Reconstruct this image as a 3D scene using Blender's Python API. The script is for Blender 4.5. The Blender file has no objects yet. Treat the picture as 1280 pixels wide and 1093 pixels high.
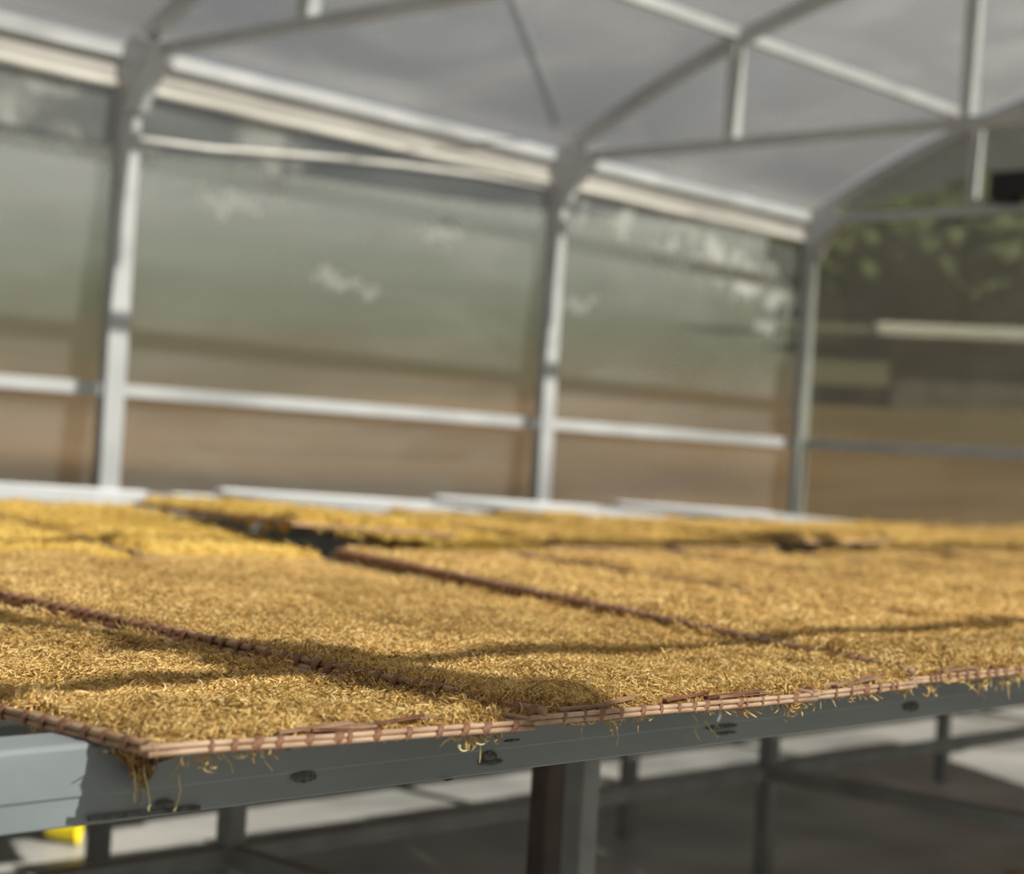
import bpy, bmesh, math, random
from mathutils import Vector, Matrix, noise
random.seed(7)
scene = bpy.context.scene
C = scene.collection
W, H = 1280, 1093

# ------------------------------------------------------------------ camera, sky, sun, exposure
CAMZ = 1.05
YAW, PITCH, ROLL, FPX = math.radians(42.558), math.radians(.608), math.radians(3.317), 2289.6
fw = Vector((-math.sin(YAW)*math.cos(PITCH), math.cos(YAW)*math.cos(PITCH), math.sin(PITCH)))
_r = fw.cross(Vector((0, 0, 1))).normalized()
_u = _r.cross(fw)
rt = _r*math.cos(ROLL) + _u*math.sin(ROLL)
up = -_r*math.sin(ROLL) + _u*math.cos(ROLL)
cam = bpy.data.cameras.new('camera')
co = bpy.data.objects.new('camera', cam)
C.objects.link(co)
co.matrix_world = Matrix(((rt.x, up.x, -fw.x, 0), (rt.y, up.y, -fw.y, 0), (rt.z, up.z, -fw.z, CAMZ), (0, 0, 0, 1)))
cam.sensor_width = 36
cam.sensor_fit = 'HORIZONTAL'
cam.lens = 36*FPX/W
cam.clip_start = .05
cam.clip_end = 2000
cam.dof.use_dof = True
cam.dof.focus_distance = 1.62
cam.dof.aperture_fstop = 5.0
scene.camera = co

SUN_STRENGTH = 19.0
SKY_STRENGTH = .41
KX, KY = 1.21, .07                     # sunlight travels -KX, -KY for each metre it drops
scene.view_settings.view_transform = 'Standard'
scene.view_settings.look = 'None'
scene.view_settings.gamma = 1
scene.view_settings.use_curve_mapping = False
scene.view_settings.exposure = 0.08

sun = bpy.data.lights.new('sun', 'SUN')
sun.energy = SUN_STRENGTH
sun.angle = math.radians(.6)
sun.color = (1, .93, .82)
so = bpy.data.objects.new('sun', sun)
C.objects.link(so)
so.rotation_euler = Vector((-KX, -KY, -1)).to_track_quat('-Z', 'Y').to_euler()
so.location = (8, 4, 9)

world = bpy.data.worlds.new('world')
scene.world = world
world.use_nodes = True
nt = world.node_tree
nt.nodes.clear()
wo = nt.nodes.new('ShaderNodeOutputWorld')
bg = nt.nodes.new('ShaderNodeBackground')
tc = nt.nodes.new('ShaderNodeTexCoord')
sx = nt.nodes.new('ShaderNodeSeparateXYZ')
rm = nt.nodes.new('ShaderNodeValToRGB')
rm.color_ramp.elements[0].position = .0
rm.color_ramp.elements[0].color = (.62, .66, .68, 1)
rm.color_ramp.elements[1].position = .7
rm.color_ramp.elements[1].color = (.36, .48, .68, 1)
nz = nt.nodes.new('ShaderNodeTexNoise')
nz.inputs['Scale'].default_value = 3.2
nz.inputs['Detail'].default_value = 5
cr = nt.nodes.new('ShaderNodeValToRGB')
cr.color_ramp.elements[0].position = .42
cr.color_ramp.elements[1].position = .68
mx = nt.nodes.new('ShaderNodeMix')
mx.data_type = 'RGBA'
mx.inputs[7].default_value = (.82, .82, .81, 1)
L = nt.links.new
L(tc.outputs['Generated'], sx.inputs[0]); L(sx.outputs['Z'], rm.inputs[0])
L(tc.outputs['Generated'], nz.inputs['Vector']); L(nz.outputs['Fac'], cr.inputs[0])
L(cr.outputs[0], mx.inputs[0]); L(rm.outputs[0], mx.inputs[6]); L(mx.outputs[2], bg.inputs[0])
bg.inputs[1].default_value = SKY_STRENGTH
L(bg.outputs[0], wo.inputs[0])

# ------------------------------------------------------------------ helpers
def ray(px, py):
    return fw + rt*((px - W/2)/FPX) - up*((py - H/2)/FPX)
def at_x(px, py, X):                   # the point at plan position x = X
    d = ray(px, py); d = d*(X/d.x); return Vector((d.x, d.y, d.z + CAMZ))
def at_y(px, py, Y):
    d = ray(px, py); d = d*(Y/d.y); return Vector((d.x, d.y, d.z + CAMZ))
def at_z(px, py, Z):
    d = ray(px, py); d = d*((Z - CAMZ)/d.z); return Vector((d.x, d.y, d.z + CAMZ))

def tag(o, label=None, cat=None, group=None, kind=None):
    if label: o['label'] = label
    if cat: o['category'] = cat
    if group: o['group'] = group
    if kind: o['kind'] = kind
    return o
def link(o, parent=None):
    C.objects.link(o)
    if parent: o.parent = parent
    return o
def empty(name, loc=(0, 0, 0)):
    o = bpy.data.objects.new(name, None)
    o.location = loc
    o.empty_display_size = .1
    C.objects.link(o)
    return o
def build(name, bm, mat, parent=None, smooth=False, origin=None):
    """One mesh object; bm is in world space, the parent's location is taken off."""
    off = Vector(parent.location) if parent is not None else Vector((0, 0, 0))
    if parent is not None and parent.parent is not None: off += Vector(parent.parent.location)
    if origin is not None and parent is None:
        off = Vector(origin)
    bmesh.ops.translate(bm, verts=bm.verts, vec=-off)
    bmesh.ops.recalc_face_normals(bm, faces=bm.faces)
    me = bpy.data.meshes.new(name)
    bm.to_mesh(me); bm.free()
    if smooth:
        for p in me.polygons: p.use_smooth = True
    me.materials.append(mat)
    o = bpy.data.objects.new(name, me)
    if origin is not None and parent is None: o.location = off
    return link(o, parent)
def add_box(bm, lo, hi, bev=0):
    lo = Vector(lo); hi = Vector(hi)
    r = bmesh.ops.create_cube(bm, size=1)
    vs = r['verts']
    for v in vs:
        v.co = Vector(((lo[i]+hi[i])/2 + v.co[i]*(hi[i]-lo[i]) for i in range(3)))
    if bev:
        es = list({e for v in vs for e in v.link_edges})
        bmesh.ops.bevel(bm, geom=es, offset=bev, segments=2, affect='EDGES', profile=.5)
def add_beam(bm, p0, p1, w, h, upv=(0, 0, 1), bev=0):
    """Box beam along p0-p1, w across, h along upv."""
    p0 = Vector(p0); p1 = Vector(p1)
    d = (p1-p0); l = d.length; d.normalize()
    u = Vector(upv); s = d.cross(u)
    if s.length < 1e-4: s = d.cross(Vector((1, 0, 0)))
    s.normalize(); u = s.cross(d)
    r = bmesh.ops.create_cube(bm, size=1)
    vs = r['verts']
    for v in vs:
        c = v.co.copy()
        v.co = (p0+p1)/2 + d*(c.x*l) + s*(c.y*w) + u*(c.z*h)
    if bev:
        es = list({e for v in vs for e in v.link_edges})
        bmesh.ops.bevel(bm, geom=es, offset=bev, segments=2, affect='EDGES', profile=.5)
def add_tube(bm, pts, rad, seg=8, flat=1.0, cap=True):
    pts = [Vector(p) for p in pts]
    n = len(pts)
    rings = []
    for i, p in enumerate(pts):
        d = (pts[min(i+1, n-1)] - pts[max(i-1, 0)]).normalized()
        a = Vector((0, 0, 1)) if abs(d.z) < .9 else Vector((1, 0, 0))
        s = d.cross(a).normalized(); u = s.cross(d)
        rr = rad[i] if isinstance(rad, (list, tuple)) else rad
        rings.append([bm.verts.new(p + s*(math.cos(t)*rr) + u*(math.sin(t)*rr*flat)) for t in [2*math.pi*k/seg for k in range(seg)]])
    for a, b in zip(rings, rings[1:]):
        for k in range(seg):
            bm.faces.new((a[k], a[(k+1) % seg], b[(k+1) % seg], b[k]))
    if cap:
        bm.faces.new(rings[0][::-1]); bm.faces.new(rings[-1])
def N(v, s=1.0, o=0.0):
    return noise.noise(Vector(v)*s + Vector((o, o*1.7, o*.3)))

# ------------------------------------------------------------------ materials
def new_mat(name):
    m = bpy.data.materials.new(name); m.use_nodes = True
    t = m.node_tree
    b = t.nodes['Principled BSDF']
    return m, t, b
def noise_mat(name, c1, c2, scale=8, rough=.6, bump=.1, metal=0, detail=6, c3=None, lo=.35, hi=.65, coord='Object', stretch=(1, 1, 1), spec=.5, bscale=None):
    m, t, b = new_mat(name)
    tc = t.nodes.new('ShaderNodeTexCoord'); mp = t.nodes.new('ShaderNodeMapping')
    mp.inputs['Scale'].default_value = stretch
    nz = t.nodes.new('ShaderNodeTexNoise'); nz.inputs['Scale'].default_value = scale; nz.inputs['Detail'].default_value = detail
    cr = t.nodes.new('ShaderNodeValToRGB')
    e = cr.color_ramp.elements
    e[0].position = lo; e[0].color = (*c1, 1); e[1].position = hi; e[1].color = (*c2, 1)
    if c3: x = e.new(.98 if hi < .9 else .99); x.color = (*c3, 1)
    t.links.new(tc.outputs[coord], mp.inputs[0]); t.links.new(mp.outputs[0], nz.inputs['Vector'])
    t.links.new(nz.outputs['Fac'], cr.inputs[0]); t.links.new(cr.outputs[0], b.inputs['Base Color'])
    if bump:
        n2 = t.nodes.new('ShaderNodeTexNoise'); n2.inputs['Scale'].default_value = bscale or scale*4; n2.inputs['Detail'].default_value = 4
        t.links.new(mp.outputs[0], n2.inputs['Vector'])
        bp = t.nodes.new('ShaderNodeBump'); bp.inputs['Strength'].default_value = bump; bp.inputs['Distance'].default_value = .01
        t.links.new(n2.outputs['Fac'], bp.inputs['Height']); t.links.new(bp.outputs[0], b.inputs['Normal'])
    b.inputs['Roughness'].default_value = rough; b.inputs['Metallic'].default_value = metal
    b.inputs['Specular IOR Level'].default_value = spec
    return m

M_STEEL = noise_mat('galvanised steel', (.37, .385, .395), (.45, .46, .465), 3, .45, .03, .0)
M_RAIL = noise_mat('grey painted rail', (.215, .245, .265), (.275, .305, .325), 14, .5, .06, 0, stretch=(1, .3, 1))
M_LEG = noise_mat('grey leg paint', (.25, .26, .27), (.33, .34, .34), 10, .5, .05)
M_RUST = noise_mat('rusted leg', (.055, .042, .04), (.10, .072, .066), 14, .8, .2)
M_WHITE = noise_mat('white painted sheet', (.66, .69, .72), (.78, .80, .82), 2.5, .35, .02)
M_MARK = noise_mat('dark weld scorch', (.05, .05, .05), (.17, .17, .165), 160, .8, .2)
M_BLACK = noise_mat('black plastic', (.006, .007, .007), (.012, .012, .012), 20, .6, .05)
M_GUTTER = noise_mat('cream gutter', (.29, .28, .265), (.36, .35, .33), 2, .6, .03)
M_HEM = noise_mat('pale curtain hem', (.46, .45, .41), (.55, .53, .49), 3, .6, .03)
M_CABLE = noise_mat('pale cable', (.62, .62, .58), (.75, .74, .70), 6, .5, 0)
M_YELLOW = noise_mat('yellow plastic', (.85, .66, .01), (.95, .78, .02), 8, .4, 0)
M_TAN = noise_mat('tan scrap', (.55, .35, .2), (.75, .52, .34), 30, .7, .2)
M_STICK = noise_mat('bamboo stick', (.40, .24, .15), (.62, .43, .30), 30, .55, .15, stretch=(1, 1, 3), c3=(.72, .54, .40))
M_STICKDARK = noise_mat('brown shaded bamboo stick', (.30, .17, .10), (.48, .31, .20), 30, .6, .2)  # darker bamboo copy: painted shade on rims, plain brown for slats
M_BIND = noise_mat('rattan binding', (.14, .055, .03), (.34, .16, .09), 60, .6, .3)
M_WEAVE = noise_mat('woven bamboo mat', (.25, .15, .08), (.42, .28, .15), 40, .7, .3)

# floor: pale screed with darker damp patches and a slight sheen
M_FLOOR = noise_mat('concrete floor', (.24, .245, .24), (.52, .51, .49), 2.2, .38, .06, lo=.3, hi=.7, bscale=30)

def panel_mat(name, trans, haze_col, haze, dust_glare=(), streak=.25, amount=.6, gloss=.05, axis=0):
    """Thin hazy plastic sheet: light passes straight through a tinted part, the dusty part, with any painted glare, scatters it."""
    m = bpy.data.materials.new(name); m.use_nodes = True
    t = m.node_tree; t.nodes.clear()
    nd = t.nodes.new; ln = t.links.new
    out = nd('ShaderNodeOutputMaterial'); tr = nd('ShaderNodeBsdfTransparent'); tr.inputs[0].default_value = (*trans, 1)
    df = nd('ShaderNodeBsdfDiffuse'); df.inputs[0].default_value = (*haze_col, 1)
    tl = nd('ShaderNodeBsdfTranslucent'); tl.inputs[0].default_value = (*haze_col, 1)
    hz = nd('ShaderNodeMixShader'); hz.inputs[0].default_value = .5
    ln(df.outputs[0], hz.inputs[1]); ln(tl.outputs[0], hz.inputs[2])
    geo = nd('ShaderNodeNewGeometry')
    mp = nd('ShaderNodeMapping'); mp.inputs['Scale'].default_value = (1, .55, 1.5)
    n1 = nd('ShaderNodeTexNoise'); n1.inputs['Scale'].default_value = 1.6; n1.inputs['Detail'].default_value = 5; n1.inputs['Distortion'].default_value = .6
    ln(geo.outputs['Position'], mp.inputs[0]); ln(mp.outputs[0], n1.inputs['Vector'])
    r1 = nd('ShaderNodeMapRange'); r1.inputs['From Min'].default_value = .45; r1.inputs['From Max'].default_value = .75
    r1.inputs['To Min'].default_value = haze; r1.inputs['To Max'].default_value = haze + streak
    ln(n1.outputs['Fac'], r1.inputs['Value'])
    cur = r1.outputs[0]
    if dust_glare:
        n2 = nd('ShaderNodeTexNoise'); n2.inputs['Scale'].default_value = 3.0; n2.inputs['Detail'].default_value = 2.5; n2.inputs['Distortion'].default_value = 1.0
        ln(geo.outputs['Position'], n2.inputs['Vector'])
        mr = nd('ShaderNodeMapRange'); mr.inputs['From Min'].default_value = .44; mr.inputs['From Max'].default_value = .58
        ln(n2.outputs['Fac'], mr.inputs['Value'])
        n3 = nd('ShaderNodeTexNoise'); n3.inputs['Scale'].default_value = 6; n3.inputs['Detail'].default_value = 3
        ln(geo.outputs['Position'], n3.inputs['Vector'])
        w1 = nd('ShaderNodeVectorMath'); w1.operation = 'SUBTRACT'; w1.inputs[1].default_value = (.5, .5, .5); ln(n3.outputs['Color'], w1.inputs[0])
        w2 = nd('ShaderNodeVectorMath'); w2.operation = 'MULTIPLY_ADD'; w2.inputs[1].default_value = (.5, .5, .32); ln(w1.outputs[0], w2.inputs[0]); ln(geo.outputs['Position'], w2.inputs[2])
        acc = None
        for (p, ry, rz, a, tex) in dust_glare:
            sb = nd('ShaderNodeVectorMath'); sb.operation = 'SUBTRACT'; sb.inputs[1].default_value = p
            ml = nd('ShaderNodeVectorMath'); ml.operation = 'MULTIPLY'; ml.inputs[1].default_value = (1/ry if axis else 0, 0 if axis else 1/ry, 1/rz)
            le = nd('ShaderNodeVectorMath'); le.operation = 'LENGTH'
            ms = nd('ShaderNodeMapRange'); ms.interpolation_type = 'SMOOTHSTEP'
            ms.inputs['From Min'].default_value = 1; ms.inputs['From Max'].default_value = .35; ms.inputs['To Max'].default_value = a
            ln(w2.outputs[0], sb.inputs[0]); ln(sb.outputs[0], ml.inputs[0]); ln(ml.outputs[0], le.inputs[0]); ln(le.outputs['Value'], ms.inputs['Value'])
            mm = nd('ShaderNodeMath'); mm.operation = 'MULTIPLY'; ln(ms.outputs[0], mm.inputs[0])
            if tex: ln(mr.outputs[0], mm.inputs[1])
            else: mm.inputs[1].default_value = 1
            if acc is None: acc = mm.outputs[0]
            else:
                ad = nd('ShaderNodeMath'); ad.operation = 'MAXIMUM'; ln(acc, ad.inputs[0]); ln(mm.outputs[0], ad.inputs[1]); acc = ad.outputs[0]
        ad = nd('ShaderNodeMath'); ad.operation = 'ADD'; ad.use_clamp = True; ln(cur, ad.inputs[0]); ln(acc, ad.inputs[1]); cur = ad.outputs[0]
    mix = nd('ShaderNodeMixShader')
    ln(cur, mix.inputs[0]); ln(tr.outputs[0], mix.inputs[1]); ln(hz.outputs[0], mix.inputs[2])
    gl = nd('ShaderNodeBsdfGlossy'); gl.inputs['Roughness'].default_value = .25
    m2 = nd('ShaderNodeMixShader'); m2.inputs[0].default_value = gloss
    ln(mix.outputs[0], m2.inputs[1]); ln(gl.outputs[0], m2.inputs[2]); ln(m2.outputs[0], out.inputs['Surface'])
    return m

XW = -7.04                              # inner plane of the long wall
XE = 1.1                                # the opposite long wall
YT = (-4.6, -1.6, 1.28, 4.94, 7.94, 10.58)   # truss lines
YEND = YT[-1]
ZE = 2.78                               # eave height
ZR = 1.25                               # wall rail height
def arch_z(x):
    t = (x - XW) if x <= (XW+XE)/2 else (XE - x)
    return 2.80 + .95*(1 - (1 - t/4.07)**2.4)

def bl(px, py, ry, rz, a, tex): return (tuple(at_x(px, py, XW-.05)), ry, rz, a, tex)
DUST_GLARE = [bl(285, 250, .30, .10, .22, True), bl(556, 288, .22, .10, .30, False), bl(425, 352, .26, .08, .36, False), bl(285, 252, .22, .07, .25, False),  # pale spots: cloud glare painted into the haze, plus dust swirls
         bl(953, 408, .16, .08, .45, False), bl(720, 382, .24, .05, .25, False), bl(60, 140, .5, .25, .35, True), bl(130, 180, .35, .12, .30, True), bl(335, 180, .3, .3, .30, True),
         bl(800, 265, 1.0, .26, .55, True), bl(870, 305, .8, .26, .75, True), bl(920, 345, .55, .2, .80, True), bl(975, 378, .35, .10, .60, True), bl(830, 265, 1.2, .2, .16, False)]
M_WALL = panel_mat('dusty wall sheet with painted glare', (.505, .52, .52), (.69, .72, .69), .11, DUST_GLARE, streak=.10)
M_WALLEND = panel_mat('dusty shade-toned end wall sheet', (.47, .485, .45), (.55, .56, .52), .17, (), streak=.08)  # tint and haze darker than the long wall's, its shade put into the colour
M_ROOF = panel_mat('hazy roof sheet', (.70, .71, .71), (.60, .60, .60), .20, (), streak=.20)

# ------------------------------------------------------------------ ground, terrain
bm = bmesh.new(); add_box(bm, (XW-.12, YT[0]-.1, -.12), (XE+.12, YEND+.1, 0))
tag(build('floor', bm, M_FLOOR), 'pale concrete floor of the drying house', kind='structure')

M_SOIL, t, b = new_mat('bare hillside soil')
tcn = t.nodes.new('ShaderNodeTexCoord'); mpn = t.nodes.new('ShaderNodeMapping'); mpn.inputs['Scale'].default_value = (.5, .12, 1.2); mpn.inputs['Rotation'].default_value = (0, 0, .1)
n1 = t.nodes.new('ShaderNodeTexNoise'); n1.inputs['Scale'].default_value = 1.1; n1.inputs['Detail'].default_value = 6
c1 = t.nodes.new('ShaderNodeValToRGB'); e = c1.color_ramp.elements
e[0].position = .3; e[0].color = (.10, .062, .030, 1); e[1].position = .72; e[1].color = (.30, .19, .10, 1)
x = e.new(.5); x.color = (.19, .115, .055, 1)
sz = t.nodes.new('ShaderNodeSeparateXYZ'); n2 = t.nodes.new('ShaderNodeTexNoise'); n2.inputs['Scale'].default_value = .12
ma = t.nodes.new('ShaderNodeMath'); ma.operation = 'MULTIPLY_ADD'; ma.inputs[1].default_value = 3.0
mr = t.nodes.new('ShaderNodeMapRange'); mr.inputs['From Min'].default_value = 2.5; mr.inputs['From Max'].default_value = 14.5
zr = t.nodes.new('ShaderNodeValToRGB'); e = zr.color_ramp.elements     # ploughed soil, then scrub, then dry pale grass up the slope
e[0].position = .03; e[0].color = (.15, .10, .05, 1); e[1].position = 1; e[1].color = (.24, .25, .23, 1)
for p_, c_ in ((.14, (.135, .11, .06, 1)), (.30, (.11, .115, .07, 1)), (.55, (.165, .175, .14, 1))):
    x = e.new(p_); x.color = c_
zf = t.nodes.new('ShaderNodeMapRange'); zf.inputs['From Min'].default_value = .02; zf.inputs['From Max'].default_value = .13
mxn = t.nodes.new('ShaderNodeMix'); mxn.data_type = 'RGBA'
t.links.new(mr.outputs[0], zr.inputs[0]); t.links.new(zr.outputs[0], mxn.inputs[7]); t.links.new(mr.outputs[0], zf.inputs['Value'])
ge = t.nodes.new('ShaderNodeNewGeometry')
t.links.new(ge.outputs['Position'], mpn.inputs[0]); t.links.new(mpn.outputs[0], n1.inputs['Vector']); t.links.new(n1.outputs['Fac'], c1.inputs[0])
t.links.new(ge.outputs['Position'], sz.inputs[0]); t.links.new(ge.outputs['Position'], n2.inputs['Vector'])
t.links.new(n2.outputs['Fac'], ma.inputs[0]); t.links.new(sz.outputs['Z'], ma.inputs[2]); t.links.new(ma.outputs[0], mr.inputs['Value'])
t.links.new(zf.outputs[0], mxn.inputs[0]); t.links.new(c1.outputs[0], mxn.inputs[6]); t.links.new(mxn.outputs[2], b.inputs['Base Color'])
b.inputs['Roughness'].default_value = .95; b.inputs['Specular IOR Level'].default_value = .1

def terrain_z(x, y):
    dx = max(XW - .3 - x, 0); dy = max(y - YEND - .3, 0)
    d = math.hypot(dx, dy)
    # cut bank outside, then a rising hillside with old terraces
    z = -.06 + .9*(1 - math.exp(-d/5.0)) + .062*d + .0011*d*d
    z += .14*math.sin(d*.55 + 1.3*N((x*.06, y*.06, 0))) * min(d/6, 1)
    z += .5*N((x*.07, y*.07, 3.1))*min(d/10, 1)
    k = dx/(dx + dy + .01); k = k*k*(3-2*k)
    return min(z, 6.0 + 18*k + 2*N((x*.03, y*.03, 9)))
bm = bmesh.new()
xs = [XW - .14 - 110*(i/70)**1.9 for i in range(71)]
ys = [-30 + 150*(j/110) for j in range(111)]
grid = [[bm.verts.new((x, y, terrain_z(x, y) if x < XW - .2 or y > YEND + .2 else -.06)) for y in ys] for x in xs]
for i in range(70):
    for j in range(110):
        bm.faces.new((grid[i][j], grid[i][j+1], grid[i+1][j+1], grid[i+1][j]))
tag(build('hillside_ground', bm, M_SOIL, smooth=True), 'bare brown hillside rising behind the long wall', kind='structure')
bm = bmesh.new()
xs2 = [XW - .14 + 70*(i/40)**1.5 for i in range(41)]
ys2 = [YEND + .14 + 110*(j/50)**1.6 for j in range(51)]
grid = [[bm.verts.new((x, y, terrain_z(max(x, XW-.2), y))) for y in ys2] for x in xs2]
for i in range(40):
    for j in range(50):
        bm.faces.new((grid[i][j], grid[i+1][j], grid[i+1][j+1], grid[i][j+1]))
tag(build('valley_ground', bm, M_SOIL, smooth=True), 'brown soil slope beyond the end wall', kind='structure')
M_GRASSG = noise_mat('dry yard', (.14, .10, .05), (.24, .18, .10), .6, .95, 0, spec=.1)
bm = bmesh.new()
for (x0, x1, y0, y1) in ((XE+.13, 90, -60, YEND+.13), (XW-.14, XE+.13, -60, YT[0]-.12)):
    vs = [bm.verts.new(p) for p in ((x0, y0, -.07), (x1, y0, -.07), (x1, y1, -.07), (x0, y1, -.07))]
    bm.faces.new(vs)
tag(build('yard_ground', bm, M_GRASSG), 'dry earth yard around the drying house', kind='structure')
# far ridge
M_RIDGE = noise_mat('hazy ridge', (.16, .19, .16), (.24, .27, .23), .05, 1, 0, spec=0)
bm = bmesh.new(); prev = None
for i in range(81):
    a = math.radians(-100 + 140*i/80)
    dx, dy = math.sin(a), math.cos(a)
    hgt = 20 + 9*N((i*.08, 0, 0)) + 3*N((i*.3, 5, 0))
    col = [bm.verts.new((dx*d, dy*d, z)) for d, z in ((150, -2), (185, hgt*.5), (225, hgt), (300, 0))]
    if prev:
        for k in range(3): bm.faces.new((prev[k], col[k], col[k+1], prev[k+1]))
    prev = col
tag(build('far_ridge_hill', bm, M_RIDGE, smooth=True), 'grey green ridge far beyond the drying house', kind='structure')

# ------------------------------------------------------------------ trees and shed outside
M_LEAF = noise_mat('tree leaves', (.05, .075, .025), (.13, .17, .055), 2.2, .8, 0, spec=.2)
M_LEAF2 = noise_mat('pale tree leaves', (.085, .11, .05), (.14, .17, .08), 2.2, .8, 0, spec=.2)
M_BARK = noise_mat('bark', (.10, .07, .045), (.2, .15, .1), 12, .9, .3)
def tree(px, dist, hgt, wid, label, mat, seed):
    d = ray(px, 560); d = d/math.hypot(d.x, d.y)
    x, y = d.x*dist, d.y*dist
    z = terrain_z(x, y)
    root = empty('tree', (x, y, z))
    tag(root, label, 'tree', 'trees on the hillside outside')
    bm = bmesh.new()
    add_tube(bm, [(x+.12*math.sin(k*1.3+seed), y+.1*math.cos(k+seed), z-.2+hgt*.6*k/5) for k in range(6)], [.16*hgt/5*(1-.13*k) for k in range(6)], 7)
    build('trunk', bm, M_BARK, root, True)
    rnd = random.Random(seed)
    bm = bmesh.new()
    lobes = []
    for k in range(9):
        a = rnd.uniform(0, 6.28); rr = wid*.5*rnd.uniform(.15, .75)
        lobes.append((Vector((x+math.cos(a)*rr, y+math.sin(a)*rr, z+hgt*rnd.uniform(.42, .82))), wid*rnd.uniform(.22, .36)))
    for c, r in lobes:
        q = bmesh.ops.create_icosphere(bm, subdivisions=3, radius=1)
        for v in q['verts']:
            n = v.co.normalized()
            v.co = c + Vector((n.x*r, n.y*r, n.z*r*.8))*(1 + .45*N(n*3, 1, seed+c.x) + .25*N(n*9, 1, seed))
        for k in range(120):
            n = Vector((rnd.gauss(0, 1), rnd.gauss(0, 1), rnd.gauss(0, 1))).normalized()
            p = c + Vector((n.x*r, n.y*r, n.z*r*.8))*rnd.uniform(.95, 1.3)
            u = Vector((rnd.gauss(0, 1), rnd.gauss(0, 1), rnd.gauss(0, 1))).normalized()*.10*wid/3
            w = u.cross(n)*.8
            bm.faces.new([bm.verts.new(p+u), bm.verts.new(p+w), bm.verts.new(p-u), bm.verts.new(p-w)])
    build('foliage', bm, mat, root)
for (px, dist, hgt, wid, label, m, sd) in (
    (1085, 50, 3.4, 4.4, 'dark tree outside the corner post of the end wall', M_LEAF, 7),
    (1175, 58, 4.2, 5.6, 'large dark green tree outside the end wall', M_LEAF, 8),
    (1300, 46, 4.0, 5.5, 'bright green tree outside the end wall below the black box', M_LEAF2, 9)):
    tree(px, dist, hgt, wid, label, m, sd)
# pale roofed shed beyond the end wall
M_SHEDW = noise_mat('shed boards', (.07, .065, .05), (.12, .11, .085), 3, .9, .1)
M_SHEDR = noise_mat('pale sheet roof', (.62, .60, .54), (.74, .72, .66), 2, .6, .05)
d0 = ray(1120, 408); k0 = 33/math.hypot(d0.x, d0.y)
sx0, sy0, sz0 = d0.x*k0, d0.y*k0, d0.z*k0 + CAMZ
root = empty('farm_shed', (sx0, sy0, terrain_z(sx0, sy0)))
tag(root, 'long low shed with a pale sheet roof outside the end wall', 'shed')
ax = Vector((.84, .54, 0)).normalized(); ay = Vector((-ax.y, ax.x, 0))
def shed_pt(a, bb, z): return Vector((sx0, sy0, 0)) + ax*a + ay*bb + Vector((0, 0, z))
bm = bmesh.new()
zb = terrain_z(sx0, sy0) - 1
add_beam(bm, shed_pt(0, 1.5, (zb+sz0)/2), shed_pt(7, 1.5, (zb+sz0)/2), 2.4, sz0-zb-.15)
build('wall', bm, M_SHEDW, root)
bm = bmesh.new()
n0 = Vector((0, 0, 1))
vs = []
for (bb, z) in ((-.15, sz0-.16), (-.15, sz0-.02), (2.9, sz0+.30), (2.9, sz0+.16)):
    vs.append((bm.verts.new(shed_pt(-.3, bb, z)), bm.verts.new(shed_pt(7.3, bb, z))))
for i in range(4):
    a_, b_ = vs[i], vs[(i+1) % 4]
    bm.faces.new((a_[0], b_[0], b_[1], a_[1]))
bm.faces.new([v[0] for v in vs]); bm.faces.new([v[1] for v in vs][::-1])
build('roof', bm, M_SHEDR, root)

# ------------------------------------------------------------------ shell: walls and roof sheets
def sheet_x(parent, X, y0, y1, z0, z1, mat):
    bm = bmesh.new(); add_box(bm, (X-.003, y0, z0), (X+.003, y1, z1)); build('panel', bm, mat, parent)
def sheet_y(parent, Y, x0, x1, zf0, zf1, mat, n=1):
    bm = bmesh.new(); cols = []
    for i in range(n+1):
        x = x0 + (x1-x0)*i/n
        cols.append([bm.verts.new((x, Y+s, z)) for s in (-.003, .003) for z in (zf0(x), zf1(x))])
    for a, b2 in zip(cols, cols[1:]):
        bm.faces.new((a[0], a[1], b2[1], b2[0])); bm.faces.new((a[2], b2[2], b2[3], a[3]))
        bm.faces.new((a[1], a[3], b2[3], b2[1])); bm.faces.new((a[0], b2[0], b2[2], a[2]))
    bm.faces.new((cols[0][0], cols[0][2], cols[0][3], cols[0][1])); bm.faces.new((cols[-1][0], cols[-1][1], cols[-1][3], cols[-1][2]))
    build('panel', bm, mat, parent)
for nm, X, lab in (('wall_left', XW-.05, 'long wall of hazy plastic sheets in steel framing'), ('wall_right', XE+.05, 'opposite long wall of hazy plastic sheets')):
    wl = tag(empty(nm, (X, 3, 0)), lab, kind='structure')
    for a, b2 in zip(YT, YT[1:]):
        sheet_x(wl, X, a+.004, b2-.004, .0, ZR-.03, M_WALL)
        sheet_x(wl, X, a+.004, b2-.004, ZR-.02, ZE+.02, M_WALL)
        bm = bmesh.new()
        sgn = 1 if X < 0 else -1
        add_box(bm, (X+sgn*.035-.025, a+.065, ZR-.03), (X+sgn*.035+.025, b2-.065, ZR+.03), .004)
        build('rail', bm, M_STEEL, wl)
        bm = bmesh.new()
        add_box(bm, (X+sgn*.035-.025, a+.065, .0), (X+sgn*.035+.025, b2-.065, .10), .004)
        build('sill_rail', bm, M_STEEL, wl)
XS = [XW + 1.22, XW + 2.62, (XW+XE)/2, XE - 2.62, XE - 1.22]
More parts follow.
